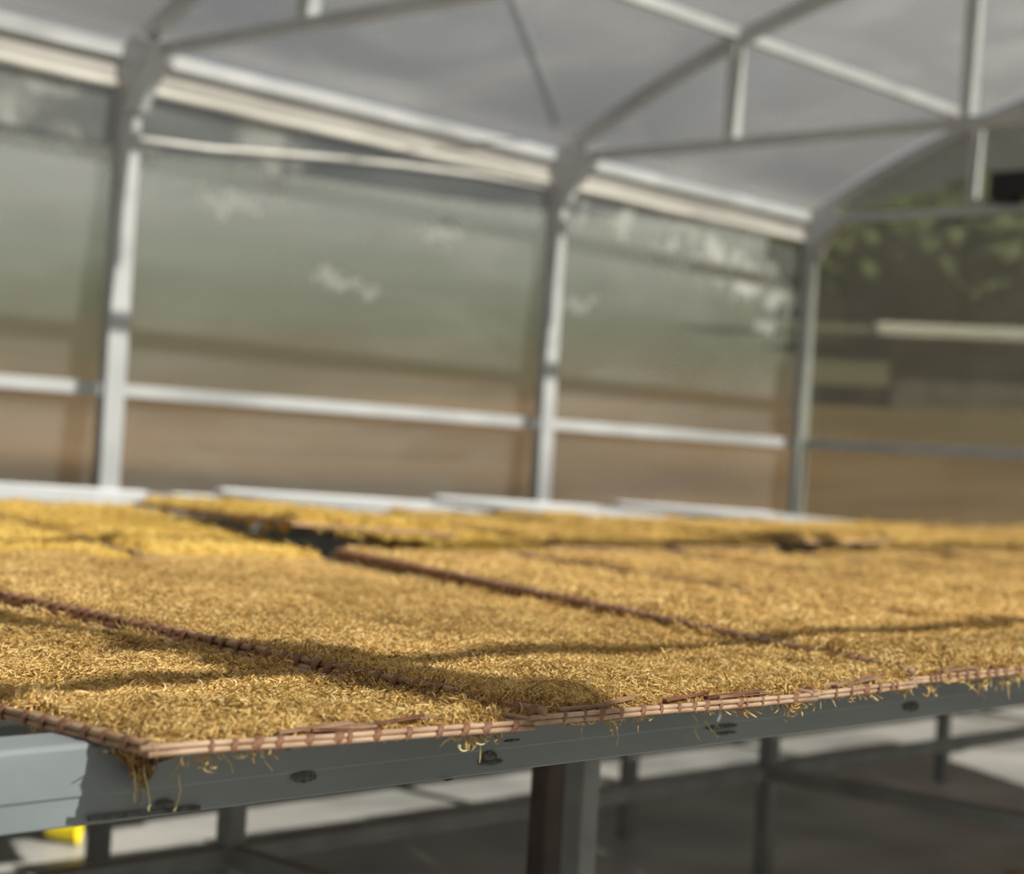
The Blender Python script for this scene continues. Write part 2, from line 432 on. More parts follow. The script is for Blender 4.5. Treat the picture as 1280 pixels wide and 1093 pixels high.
for nm, Y, lab in (('wall_front', YEND+.05, 'end wall of hazy plastic sheets beyond the trays'), ('wall_back', YT[0]-.05, 'end wall of hazy plastic sheets at the other end')):
    wl = tag(empty(nm, (-3, Y, 0)), lab, kind='structure')
    xs_ = [XW] + XS + [XE]
    s = -1 if Y > 0 else 1
    for a, b2 in zip(xs_, xs_[1:]):
        sheet_y(wl, Y, a+.0004, b2-.0004, lambda x: 0, lambda x: ZR-.03, M_WALLEND)
        sheet_y(wl, Y, a+.0004, b2-.0004, lambda x: ZR-.02, lambda x: ZE, M_WALLEND)
        sheet_y(wl, Y, a+.0004, b2-.0004, lambda x: ZE+.005, lambda x: arch_z(x)+.03, M_WALLEND, 8)
    bm = bmesh.new(); add_box(bm, (XW+.03, Y+s*.035-.025, ZR-.03), (XE-.03, Y+s*.035+.025, ZR+.03), .004); build('rail', bm, M_STEEL, wl)
ce = tag(empty('ceiling', (-3, 3, ZE)), 'arched roof of hazy plastic sheets', kind='structure')
xs_ = [XW-.06] + XS + [XE+.06]
def arch_zc(x): return arch_z(min(max(x, XW), XE))
for a, b2 in zip(YT, YT[1:]):
    for x0, x1 in zip(xs_, xs_[1:]):
        bm = bmesh.new(); cols = []
        for i in range(11):
            x = x0 + (x1-x0)*i/10
            z = arch_zc(x) + .075
            cols.append([bm.verts.new((x, y, z+dz)) for y in (a+.003, b2-.003) for dz in (0, .004)])
        for p, q in zip(cols, cols[1:]):
            bm.faces.new((p[0], p[2], q[2], q[0])); bm.faces.new((p[1], q[1], q[3], p[3]))
            bm.faces.new((p[0], q[0], q[1], p[1])); bm.faces.new((p[2], p[3], q[3], q[2]))
        build('roof_panel', bm, M_ROOF, ce, True)

# ------------------------------------------------------------------ trusses
def truss(Y, label):
    root = empty('roof_truss', (XW, Y, 0))
    tag(root, label, 'truss', 'steel roof trusses')
    for X in (XW, XE):
        bm = bmesh.new(); add_box(bm, (X-.03, Y-.055, 0), (X+.03, Y+.055, ZE), .006); build('post', bm, M_STEEL, root)
    # arch: swept box
    bm = bmesh.new(); prev = None; n = 48
    for i in range(n+1):
        x = XW + (XE-XW)*i/n; z = arch_z(x)
        x2 = min(x+.02, XE); x1 = max(x-.02, XW)
        tn = Vector((x2-x1, 0, arch_z(x2)-arch_z(x1))).normalized(); nr = Vector((-tn.z, 0, tn.x))
        c = Vector((x, Y, z))
        ring = [bm.verts.new(c + nr*(u_*.034) + Vector((0, v_*.03, 0))) for u_, v_ in ((-1, -1), (1, -1), (1, 1), (-1, 1))]
        if prev:
            for k in range(4): bm.faces.new((prev[k], prev[(k+1) % 4], ring[(k+1) % 4], ring[k]))
        else: bm.faces.new(ring)
        prev = ring
    bm.faces.new(prev[::-1])
    build('arch', bm, M_STEEL, root)
    bm = bmesh.new(); add_beam(bm, (XW+.10, Y, 2.79), (XE-.10, Y, 2.79), .05, .05, bev=.004); build('tie_beam', bm, M_STEEL, root)
    for X in XS:
        bm = bmesh.new(); add_box(bm, (X-.022, Y-.05, 2.815), (X+.022, Y+.05, arch_z(X)-.03), .004); build('strut', bm, M_STEEL, root)
    for X, s in ((XW, 1), (XE, -1)):
        bm = bmesh.new()
        pts = [(X-s*.02, 2.53), (X-s*.02, 2.80), (X+s*.10, 2.87), (X+s*.27, 2.80), (X+s*.235, 2.735), (X+s*.16, 2.68), (X+s*.10, 2.61), (X+s*.062, 2.53)]
        f = [bm.verts.new((px_, Y-.065, pz)) for px_, pz in pts]; g = [bm.verts.new((px_, Y+.065, pz)) for px_, pz in pts]
        bm.faces.new(f); bm.faces.new(g[::-1])
        for k in range(len(pts)): bm.faces.new((f[k], g[k], g[(k+1) % len(pts)], f[(k+1) % len(pts)]))
        build('gusset', bm, M_STEEL, root)
for Y, lab in zip(YT[1:], ('grey steel truss four bays before the end wall', 'grey steel truss three bays before the end wall',
                       'grey steel truss with a gusseted post, two bays before the end wall', 'grey steel truss with posts and struts, one bay before the end wall',
                       'grey steel truss standing against the end wall')):
    truss(Y, lab)
truss(YT[0], 'grey steel truss against the other end wall')

# purlins along the house
def purlin(name, X, Z, lab, w=.05, h=.07):
    bm = bmesh.new(); add_box(bm, (X-w/2, YT[0], Z-h/2), (X+w/2, YEND, Z+h/2), .005)
    tag(build(name, bm, M_STEEL, origin=(X, 3, Z)), lab, 'purlin', 'purlins along the roof')
purlin('eave_purlin', XW+.0, 2.80, 'pale steel eave purlin along the top of the long wall')
purlin('eave_purlin', XE-.0, 2.80, 'pale steel eave purlin along the opposite wall', .04, .04)
for X, lab in zip(XS, ('pale steel purlin on the first struts above the long wall', 'pale steel purlin on the second struts above the long wall', 'steel ridge purlin along the roof crest',
                       'pale steel purlin on the second struts above the opposite wall', 'pale steel purlin on the first struts above the opposite wall')):
    purlin('roof_purlin', X, arch_z(X)+.03, lab, .05, .06)
# rolled cream curtain strip under the eave, one to a bay
for k, (a, b2) in enumerate(zip(YT[2:], YT[3:])):
    root = empty('eave_curtain', (XW-.02, (a+b2)/2, 2.6))
    tag(root, 'cream curtain strip rolled up under the eave ' + ('of the bay beside the gusseted post', 'of the bay with the sagging cable', 'of the smeared bay at the corner')[k], 'curtain', 'rolled curtains under the eave')
    bm = bmesh.new(); n = 24; rows = []
    for i in range(n+1):
        y = a+.06 + (b2-a-.12)*i/n; wv = .006*N((y*2.3, k, 0))
        rows.append([bm.verts.new((XW-.022+dx+wv, y, z)) for dx, z in ((0, 2.765), (.006, 2.765), (.010, 2.655+wv), (.004, 2.655+wv))])
    for p, q in zip(rows, rows[1:]):
        for i in range(4): bm.faces.new((p[i], p[(i+1) % 4], q[(i+1) % 4], q[i]))
    bm.faces.new(rows[0]); bm.faces.new(rows[-1][::-1])
    build('cloth', bm, M_GUTTER, root)
    bm = bmesh.new(); add_tube(bm, [(XW-.008+.006*N((y_*2.3, k, 0)), y_, 2.645+.006*N((y_*2.3, k, 0))) for y_ in [a+.06+(b2-a-.12)*i/24 for i in range(25)]], .020, 10)
    build('rolled_hem', bm, M_HEM, root, True)
# pale cable sagging inside the wall sheet
pts = [at_x(px, py, XW-.025) for px, py in ((265, 186), (300, 188), (400, 196), (500, 206), (600, 219), (690, 235))]
bm = bmesh.new(); pts = [Vector((XW-.03, 5.0, 2.42))] + pts
add_tube(bm, pts, .013, 8)
tag(build('wall_cable', bm, M_CABLE, smooth=True, origin=pts[0]), 'pale cable sagging across the top of the wide wall bay', 'cable')
# brace rod in the roof
bm = bmesh.new()
add_tube(bm, [(XW+.15+1.5*k/8, 7.75-2.5*k/8, arch_z(XW+.15+1.5*k/8)+.086) for k in range(9)], .005, 7)
build('brace_rod', bm, M_LEG, ce, True)
# black box on the end wall
bx0 = at_y(1242, 216, YEND-.1); bx1 = at_y(1268, 250, YEND-.1)
root = empty('fan_box', (bx0.x+.2, YEND-.1, bx1.z)); tag(root, 'black box mounted on the end wall above the tie beam', 'fan')
bm = bmesh.new(); add_box(bm, (bx0.x, YEND-.16, bx1.z+.02), (bx0.x+.42, YEND+.04, bx0.z), .012); build('housing', bm, M_BLACK, root)
bm = bmesh.new(); add_box(bm, (bx0.x+.01, YEND-.14, bx1.z-.012), (bx0.x+.14, YEND+.04, bx1.z+.022), .006); build('bracket', bm, M_BLACK, root)
for k in range(4):
    bm = bmesh.new(); z = bx1.z+.045+k*.03; add_box(bm, (bx0.x+.03, YEND-.168, z), (bx0.x+.39, YEND-.158, z+.012), .002); build('louver', bm, M_BLACK, root)

# ------------------------------------------------------------------ drying tables
ZT = CAMZ - .222                        # top of the table rails
def frame_table(name, label, x0, x1, y0, y1, leg_xs, leg_ys, detail=False, ZT=ZT):
    root = empty(name, ((x0+x1)/2, (y0+y1)/2, 0))
    tag(root, label, 'table', 'drying tables')
    if detail:
        # near rail: folded channel with a rounded top edge and a set-back lower flange
        prof = [(0, -.004), (-.0025, -.0008), (-.006, 0), (-.05, 0), (-.05, -.06), (-.004, -.06), (-.002, -.0585), (-.002, -.0395), (0, -.0375)]
        bm = bmesh.new()
        f0 = [bm.verts.new((x1+a, y0, ZT+z)) for a, z in prof]; f1 = [bm.verts.new((x1+a, y1, ZT+z)) for a, z in prof]
        for k in range(len(prof)): bm.faces.new((f0[k], f0[(k+1) % len(prof)], f1[(k+1) % len(prof)], f1[k]))
        bm.faces.new(f0[::-1]); bm.faces.new(f1)
        rail = build('rail', bm, M_RAIL, root)
        # scorch marks and slots left on the rail
        for (px, py, ry, rz) in ((381, 972, 0.0132, .0045), (613, 946, 0.0085, .0045), (614, 953, 0.0163, .0028), (903, 909, 0.0279, .0022), (908, 917, 0.0186, .0016),
                                 (1140, 884, 0.0170, .0055), (184, 966, 0.0054, .007), (206, 1005, 0.0085, .0028), (240, 1012, 0.0047, .0012), (560, 975, 0.0062, .001), (640, 926, 0.0109, .0012)):
            c = at_x(px, py, x1+.0006)
            bm = bmesh.new(); n = 20
            ring = [bm.verts.new((x1+.0006, c.y+ry*math.cos(6.283*k/n)*(1+.2*N((k*.7, px, 0))), c.z+rz*math.sin(6.283*k/n)*(1+.2*N((k*.9, py, 0))))) for k in range(n)]
            mid = bm.verts.new((x1+.0016, c.y, c.z))
            for k in range(n): bm.faces.new((ring[k], ring[(k+1) % n], mid))
            build('scorch_mark', bm, M_MARK, rail)
        a_ = at_x(110, 1024, x1+.0008); b_ = at_x(250, 1010, x1+.0008)
        bm = bmesh.new(); add_beam(bm, a_, b_, .0012, .0035); build('slot', bm, M_MARK, rail)
    else:
        bm = bmesh.new(); add_box(bm, (x1-.05, y0, ZT-.06), (x1, y1, ZT), .004); build('rail', bm, M_RAIL, root)
    for X, dz in ((x0,   .038 if detail else .002), (x0*.5+x1*.5, .022 if detail else .002)):
        bm = bmesh.new(); add_box(bm, (X, y0, ZT-.06-dz), (X+.05, y1, ZT-dz), .004); build('rail', bm, M_RAIL, root)
    for Y in leg_ys:
        bm = bmesh.new(); add_box(bm, (x0+.05, Y-.02, ZT-.06), (x1-.05, Y+.02, ZT-.008), .004); build('crossbeam', bm, M_LEG, root)
        for X in leg_xs:
            bm = bmesh.new(); add_box(bm, (X-.02, Y-.02, 0), (X+.02, Y+.02, ZT-.06), .004); build('leg', bm, M_LEG, root)
        bm = bmesh.new(); add_box(bm, (min(leg_xs), Y-.017, .28), (max(leg_xs), Y+.017, .315), .003); build('stretcher', bm, M_LEG, root)
    bm = bmesh.new(); X = min(leg_xs); add_box(bm, (X-.016, leg_ys[0], .28), (X+.016, leg_ys[-1], .315), .003); build('stretcher', bm, M_LEG, root)
    return root
t1 = frame_table('drying_table', 'grey steel drying table with scorched rail, carrying the front row of trays', -2.66, -1.10, -.3, 6.6, (-1.78, -2.6), (.43, 2.14, 3.85, 5.56), True)
bm = bmesh.new(); c = at_x(684, 1000, -1.74); add_box(bm, (c.x-.017, c.y-.02, 0), (c.x+.017, c.y+.02, ZT-.06), .003); build('leg', bm, M_RUST, t1)['label'] = 'rusty brown leg'
frame_table('drying_table', 'grey steel drying table under the second row of trays', -4.75, -3.17, .4, 10.0, (-3.2, -4.6), (.55, 2.28, 4.05, 5.81, 7.55, 9.3), ZT=ZT-.031)
frame_table('drying_table', 'steel drying table with bare white sheets beside the long wall', -6.44, -4.86, 1.2, 9.4, (-5.0, -6.3), (1.6, 3.4, 5.2, 7.0, 8.8), ZT=ZT-.048)
# bare white sheets on the last table
ZS = ZT - .048
bounds = [1.3, 2.35, 3.7, 5.09, 6.44, 7.85, 9.3]
for k, (a, b2) in enumerate(zip(bounds, bounds[1:])):
    skew = -.75
    root = empty('table_sheet', (-5.65, (a+b2)/2+skew/2, ZS))
    tag(root, 'bare white sheet tabletop beside the long wall, %s from the end wall' % ('sixth', 'fifth', 'fourth', 'third', 'second', 'first')[k], 'sheet', 'white table sheets by the long wall')
    bm = bmesh.new()
    x0, x1 = -6.43, -4.87
    q = [(x0, a+.0), (x0, b2+.06), (x1, b2+.06+skew), (x1, a+.0+skew)]
    lift = (.034, .0, .0, .034)              # the end away from the end wall rests on its neighbour
    lo = [bm.verts.new((x, y, ZS+l_)) for (x, y), l_ in zip(q, lift)]; hi = [bm.verts.new((x, y, ZS+l_+.016)) for (x, y), l_ in zip(q, lift)]
    bm.faces.new(hi); bm.faces.new(lo[::-1])
    for i in range(4): bm.faces.new((lo[i], lo[(i+1) % 4], hi[(i+1) % 4], hi[i]))
    build('sheet', bm, M_WHITE, root)
    bm = bmesh.new(); add_beam(bm, (x0+.02, a+.01, ZS+.0525), (x0+.02, b2+.05, ZS+.0185), .04, .006); build('rim', bm, M_WHITE, root)

# ------------------------------------------------------------------ shredded tobacco
def tobacco_mat(name, cols):
    m, t, b = new_mat(name)
    at = t.nodes.new('ShaderNodeAttribute'); at.attribute_name = 'shade'
    cr = t.nodes.new('ShaderNodeValToRGB')
    e = cr.color_ramp.elements
    e[0].position = 0; e[0].color = (*cols[0], 1); e[1].position = 1; e[1].color = (*cols[-1], 1)
    for i, c in enumerate(cols[1:-1]):
        x = e.new((i+1)/(len(cols)-1)); x.color = (*c, 1)
    ge = t.nodes.new('ShaderNodeNewGeometry')
    nz = t.nodes.new('ShaderNodeTexNoise'); nz.inputs['Scale'].default_value = 9; nz.inputs['Detail'].default_value = 3
    ma = t.nodes.new('ShaderNodeMath'); ma.operation = 'MULTIPLY_ADD'; ma.inputs[1].default_value = .9
    sb = t.nodes.new('ShaderNodeMath'); sb.operation = 'SUBTRACT'; sb.inputs[1].default_value = .45; sb.use_clamp = True
    t.links.new(ge.outputs['Position'], nz.inputs['Vector']); t.links.new(nz.outputs['Fac'], ma.inputs[0]); t.links.new(at.outputs['Fac'], ma.inputs[2])
    t.links.new(ma.outputs[0], sb.inputs[0]); t.links.new(sb.outputs[0], cr.inputs[0]); t.links.new(cr.outputs[0], b.inputs['Base Color'])
    b.inputs['Roughness'].default_value = .6; b.inputs['Specular IOR Level'].default_value = .25
    out = t.nodes['Material Output']
    tl = t.nodes.new('ShaderNodeBsdfTranslucent'); mi = t.nodes.new('ShaderNodeMixShader'); mi.inputs[0].default_value = .18
    t.links.new(cr.outputs[0], tl.inputs[0]); t.links.new(b.outputs[0], mi.inputs[1]); t.links.new(tl.outputs[0], mi.inputs[2]); t.links.new(mi.outputs[0], out.inputs[0])
    return m
GOLD = tobacco_mat('golden shredded leaf', [(.24, .145, .045), (.58, .37, .125), (.75, .50, .185), (.82, .59, .24), (.90, .74, .38)])
MIDC = tobacco_mat('pale golden shredded leaf', [(.28, .16, .045), (.63, .41, .11), (.80, .55, .17), (.85, .64, .23), (.92, .76, .36)])
YELL = tobacco_mat('yellow shredded leaf', [(.32, .18, .04), (.70, .46, .10), (.86, .61, .155), (.90, .69, .21), (.95, .80, .34)])
def base_mat(name, c1, c2):
    return noise_mat(name, c1, c2, 60, .8, .9, detail=4, bscale=160, coord='Object', spec=.1)
GOLDB = base_mat('golden leaf underlayer', (.24, .125, .045), (.60, .37, .14))
YELLB = base_mat('yellow leaf underlayer', (.28, .17, .03), (.66, .45, .09))

def clump_mesh(seed, mat, n=64, R=.024):
    rnd = random.Random(seed)
    vs, fs, sh = [], [], []
    for k in range(n):
        a = rnd.uniform(0, 6.283); rr = R*math.sqrt(rnd.random())
        p = Vector((rr*math.cos(a), rr*math.sin(a), rnd.uniform(0, .0035)))
        yaw = rnd.uniform(0, 6.283); pit = rnd.gauss(0, .14)
        curl = rnd.gauss(0, 1.5); cz = rnd.gauss(0, .22)
        ln = rnd.uniform(.010, .022); w = rnd.uniform(.0006, .0011); tw = rnd.uniform(0, 3.14)
        S = 5; s0 = rnd.random()
        i0 = len(vs)
        for j in range(S+1):
            d = Vector((math.cos(yaw)*math.cos(pit), math.sin(yaw)*math.cos(pit), math.sin(pit)))
            sd = d.cross(Vector((0, 0, 1))).normalized(); uu = sd.cross(d)
            q = sd*math.cos(tw) + uu*math.sin(tw)
            ww = w*(1 if 0 < j < S else .55)
            vs += [p + q*ww, p - q*ww]; sh += [s0, s0]
            p = p + d*(ln/S); yaw += curl*.55; pit += cz*.4 + rnd.gauss(0, .15); tw += .35
            pit = max(-.5, min(.5, pit))
        for j in range(S):
            b0 = i0 + 2*j
            fs.append((b0, b0+1, b0+3, b0+2))
    me = bpy.data.meshes.new('leaf_shreds')
    me.from_pydata([tuple(v) for v in vs], [], fs)
    at = me.attributes.new('shade', 'FLOAT', 'POINT'); at.data.foreach_set('value', sh)
    me.materials.append(mat)
    return me
CLUMPS = {}
for key, mat in (('gold', GOLD), ('yell', YELL), ('mid', MIDC)):
    CLUMPS[key] = []
    for s in range(5):
        CLUMPS[key].append(bpy.data.objects.new('leaf_shreds_%s_%d' % (key, s), clump_mesh(s+10, mat)))

def scatter_group(key, density, scale, seed):
    ng = bpy.data.node_groups.new('scatter shreds', 'GeometryNodeTree')
    ng.interface.new_socket('Geometry', in_out='INPUT', socket_type='NodeSocketGeometry')
    ng.interface.new_socket('Geometry', in_out='OUTPUT', socket_type='NodeSocketGeometry')
    nd = ng.nodes.new; ln = ng.links.new
    gi = nd('NodeGroupInput'); go = nd('NodeGroupOutput')
    ds = nd('GeometryNodeDistributePointsOnFaces'); ds.inputs['Density'].default_value = density; ds.inputs['Seed'].default_value = seed
    ln(gi.outputs[0], ds.inputs['Mesh'])
    nn = nd('GeometryNodeInputNormal'); sp = nd('ShaderNodeSeparateXYZ'); cp = nd('FunctionNodeCompare'); cp.inputs[1].default_value = .35
    ln(nn.outputs[0], sp.inputs[0]); ln(sp.outputs['Z'], cp.inputs[0]); ln(cp.outputs[0], ds.inputs['Selection'])
    g2i = nd('GeometryNodeGeometryToInstance')
    for ob in CLUMPS[key]:
        oi = nd('GeometryNodeObjectInfo'); oi.inputs['Object'].default_value = ob; oi.inputs['As Instance'].default_value = True
        ln(oi.outputs['Geometry'], g2i.inputs[0])
    # each source as an instance to pick from
    jn0 = nd('GeometryNodeJoinGeometry')
    for n_ in [n_ for n_ in ng.nodes if n_.bl_idname == 'GeometryNodeObjectInfo']: ln(n_.outputs['Geometry'], jn0.inputs[0])
    ng.nodes.remove(g2i)
    ip = nd('GeometryNodeInstanceOnPoints'); ip.inputs['Pick Instance'].default_value = True
    ln(ds.outputs['Points'], ip.inputs['Points']); ln(jn0.outputs[0], ip.inputs['Instance'])
    rz = nd('FunctionNodeRandomValue'); rz.data_type = 'FLOAT_VECTOR'
    rz.inputs[0].default_value = (-.16, -.16, 0); rz.inputs[1].default_value = (.16, .16, 6.283)
    rr = nd('FunctionNodeRotateRotation'); rr.rotation_space = 'LOCAL'
    e2r = nd('FunctionNodeEulerToRotation'); ln(rz.outputs[0], e2r.inputs[0])
    ln(ds.outputs['Rotation'], rr.inputs[0]); ln(e2r.outputs[0], rr.inputs[1]); ln(rr.outputs[0], ip.inputs['Rotation'])
    rs = nd('FunctionNodeRandomValue'); rs.data_type = 'FLOAT'; rs.inputs[2].default_value = .8*scale; rs.inputs[3].default_value = 1.25*scale
    ln(rs.outputs[1], ip.inputs['Scale'])
    jn = nd('GeometryNodeJoinGeometry'); ln(gi.outputs[0], jn.inputs[0]); ln(ip.outputs[0], jn.inputs[0])
    ln(jn.outputs[0], go.inputs[0])
    return ng

def bil(c, u, v):                      # u along the near edge, v from near to far
    a = c[0].lerp(c[1], u); b2 = c[3].lerp(c[2], u)
    return a.lerp(b2, v)
def heap(c, key, label, density, scale, thick, seed, nu=26, nv=90, wav=.008, spill=.006):
    bm = bmesh.new()
    w = (c[1]-c[0]).length; l = (c[3]-c[0]).length
    cen = bil(c, .5, .5)
    g = []
    for i in range(nu+1):
        row = []
        for j in range(nv+1):
            # close to the rim the layer thins out and runs down to the mat
            uu, vv = i/nu, j/nv
            p = bil(c, uu, vv)
            ed = min(uu*w, (1-uu)*w, vv*l, (1-vv)*l)
            k = min(1, ed/.035)
            k = k*k*(3-2*k) if k < 1 else 1
            hgt = .004 + (thick*(1+.30*N(p, 5, seed)) + wav*N(p, 11, seed+3) + .0035*N(p, 45, seed+5) + .003*N(p, 90, seed+7))*(.25+.75*k)
            jit = Vector((N(p, 14, seed+9), N(p, 14, seed+11), 0))*spill*(1-k)
            row.append(bm.verts.new(p + jit + Vector((0, 0, hgt))))
        g.append(row)
    for i in range(nu):
        for j in range(nv):
            bm.faces.new((g[i][j], g[i+1][j], g[i+1][j+1], g[i][j+1]))
    # skirt
    loop = [g[i][0] for i in range(nu+1)] + [g[nu][j] for j in range(1, nv+1)] + [g[i][nv] for i in range(nu-1, -1, -1)] + [g[0][j] for j in range(nv-1, 0, -1)]
    low = [bm.verts.new(v.co - Vector((0, 0, .006))) for v in loop]
    for k in range(len(loop)):
        k2 = (k+1) % len(loop); bm.faces.new((loop[k], low[k], low[k2], loop[k2]))
    o = build('shredded_tobacco', bm, YELLB if key == 'yell' else GOLDB, smooth=True, origin=cen)
    tag(o, label, 'tobacco', kind='stuff')
    md = o.modifiers.new('scatter', 'NODES'); md.node_group = scatter_group(key, density, scale, seed)
    return o

# ------------------------------------------------------------------ bamboo trays
def stick_mesh(name, length, rad, mat, seed, nodes=True):
    bm = bmesh.new(); rnd = random.Random(seed)
    n = max(6, int(length/.04)); pts = []; rs = []
    for i in range(n+1):
        x = length*i/n
        pts.append((x, .0012*N((x*9, seed, 0)), .0012*N((x*9, 0, seed))))
        rs.append(rad*(1 + .10*N((x*25, seed, 2))))
    add_tube(bm, pts, rs, 8)
    return bm
def place_bm(bm, p0, p1):
    d = (p1-p0).normalized(); s = Vector((0, 0, 1)).cross(d).normalized(); u = d.cross(s)
    m = Matrix(((d.x, s.x, u.x, p0.x), (d.y, s.y, u.y, p0.y), (d.z, s.z, u.z, p0.z), (0, 0, 0, 1)))
    bmesh.ops.transform(bm, matrix=m, verts=bm.verts)
RS = .0022                             # stick radius
def ring_mesh():
    """Rattan lashing round two stacked sticks: a rounded band, axis along x."""
    bm = bmesh.new(); n = 14
    prof = [(-.0030, -.0002), (-.0024, .0007), (0, .0010), (.0024, .0007), (.0030, -.0002)]
    rows = []
    for k in range(n):
        t_ = 6.283*k/n
        cy, cz = math.cos(t_), math.sin(t_)
        ox = .0015*math.sin(t_*1.0)
        rows.append([bm.verts.new((a+ox, cy*(RS*1.25+b_), cz*(RS*2.05+b_))) for a, b_ in prof])
    for k in range(n):
        a, b2 = rows[k], rows[(k+1) % n]
        for i in range(len(prof)-1): bm.faces.new((a[i], a[i+1], b2[i+1], b2[i]))
    me = bpy.data.meshes.new('binding'); bmesh.ops.recalc_face_normals(bm, faces=bm.faces); bm.to_mesh(me); bm.free()
    for p in me.polygons: p.use_smooth = True
    me.materials.append(M_BIND)
    return me
RING = ring_mesh()
def tray(c, label, bind_near, bind_left, seed, group='bamboo drying trays', left_r=.0033, dark=False):
    rnd = random.Random(seed)
    c = [Vector(p) for p in c]
    root = empty('bamboo_tray', c[0]); tag(root, label, 'tray', group)
    # woven mat
    bm = bmesh.new(); lo = []; hi = []
    for p in c:
        lo.append(bm.verts.new(p + Vector((0, 0, .003)))); hi.append(bm.verts.new(p + Vector((0, 0, .007))))
    bm.faces.new(hi); bm.faces.new(lo[::-1])
    for i in range(4): bm.faces.new((lo[i], lo[(i+1) % 4], hi[(i+1) % 4], hi[i]))
    build('woven_mat', bm, M_WEAVE, root)
    for k, (a, b2) in enumerate(((0, 1), (1, 2), (2, 3), (3, 0))):
        R_ = RS if k in (0, 2) else (left_r if k == 3 else RS*1.3)
        zc = Vector((0, 0, R_*2))
        p0, p1 = c[a] + zc, c[b2] + zc
        d = (p1-p0).normalized(); l = (p1-p0).length
        mat = M_STICK if k in (0, 2) and not dark else M_STICKDARK  # side sticks, and all of the second row, carry painted shade
        for s_ in (-1, 1):
            ext0 = rnd.uniform(.004, .014) if k in (0, 2) else .002
            bm = stick_mesh('frame_stick', l+ext0*2, R_*rnd.uniform(.92, 1.06), mat, seed*7+k*2+s_)
            off = Vector((0, 0, s_*R_*.98)) + Vector((rnd.uniform(-.001, .001),)*2 + (0,))
            place_bm(bm, p0 - d*ext0 + off, p1 + d*ext0 + off)
            build('frame_stick', bm, mat, root, True)
        if (k == 0 and bind_near) or (k == 3 and bind_left):
            u_ = rnd.uniform(.02, .05)
            s = Vector((0, 0, 1)).cross(d).normalized(); uu = d.cross(s)
            lim = l - .01 if k == 0 else l
            while u_ < lim:
                o = bpy.data.objects.new('binding', RING); link(o, root)
                tq = Matrix(((d.x, s.x, uu.x), (d.y, s.y, uu.y), (d.z, s.z, uu.z)))
                o.rotation_euler = (tq @ Matrix.Rotation(rnd.uniform(-.3, .3), 3, 'Z')).to_euler()
                o.location = p0 + d*u_ - c[0]
                q_ = R_/RS; q_ = 1 + (q_-1)*.88; o.scale = (rnd.uniform(.6, 1.5)*(1.5 if k == 3 else 1), q_*rnd.uniform(.95, 1.08), q_*rnd.uniform(.95, 1.04))
                u_ += rnd.choice((.010, .019, .022, .026, .030)) if k == 0 else rnd.uniform(.02, .034)
    # split slats of the mat showing inside the near rim
    if bind_near:
        dn = (c[1]-c[0]).normalized(); dv = (c[3]-c[0]).normalized()
        for k in range(5):
            a = c[0] + dn*rnd.uniform(.02, (c[1]-c[0]).length-.1) + dv*rnd.uniform(.006, .012) + Vector((0, 0, .0105))
            b2 = a + dn*rnd.uniform(.05, .09) + dv*rnd.uniform(-.004, .012) + Vector((0, 0, rnd.uniform(-.002, .005)))
            bm = bmesh.new(); add_beam(bm, a, b2, .004, .0018, bev=.0005)
            build('mat_slat', bm, M_BIND if k % 2 else M_STICKDARK, root)
    return c

def V(x, y, dz=0.): return Vector((x, y, ZT + .001 + dz))
ROW1 = [  # near-left, near-right, far-right, far-left
    ((V(-1.025, .772), V(-.985, 1.112), V(-2.83, 1.382, -.022), V(-2.83, .84, -.020))),
    ((V(-.978, 1.120, .005), V(-.980, 1.515), V(-2.83, 1.950, -.020), V(-2.83, 1.390, -.004))),
    ((V(-.985, 1.530), V(-.990, 1.730), V(-2.79, 2.530, -.034), V(-2.80, 1.960, -.024))),
    ((V(-1.00, 1.742, .002), V(-1.00, 2.30), V(-2.80, 3.08, -.030), V(-2.80, 2.540, -.006))),
]
yn, yf = 2.31, 3.09
for k in range(6):
    ROW1.append((V(-1.0, yn, .002), V(-1.0, yn+.52), V(-2.80, yf+.56, -.022), V(-2.80, yf+.01, -.010)))
    yn += .535; yf += .575
LAB1 = ['bamboo tray with bound rim, its free corner overhanging the scorched rail', 'bamboo tray with bound rim, second along the rail from the free corner',
        'bamboo tray with bound rim, third along the rail from the free corner', 'bamboo tray with bound rim, fourth along the rail from the free corner']
ORD = ['fifth', 'sixth', 'seventh', 'eighth', 'ninth', 'tenth']
for k, c in enumerate(ROW1):
    lab = LAB1[k] if k < 4 else 'bamboo tray, %s along the scorched rail from the free corner' % ORD[k-4]
    c = tray(c, lab, k < 5, k < 4, 100+k, left_r=(.0026, .0038, .0030, .0048)[k] if k < 4 else .0036)
    hl = ('golden shredded tobacco spread on the %s tray along the scorched rail' % (['first', 'second', 'third', 'fourth']+ORD)[k])
    ins = []
    cc = bil(c, .5, .5)
    w = (c[1]-c[0]).length
    h0 = (-.006, -.003, -.003)[k] if k < 3 else -.003
    i0, i1 = .016/w, 1-.004/w
    if k == 0: i0, i1 = .022/w, 1-.018/w
    if k in (1, 3): i0 = .024/w
    hc = [bil(c, i0 if k == 0 else -.006/w, .007), bil(c, i1, .007), bil(c, i1, .995), bil(c, i0, .995)]
    hc = [p + Vector((0, 0, .004)) for p in hc]
    heap(hc, 'gold', hl, 6200 if k < 4 else 2600, .66 if k < 3 else .85, h0+.010 + (.002 if k > 3 else 0), 20+k, nv=110)
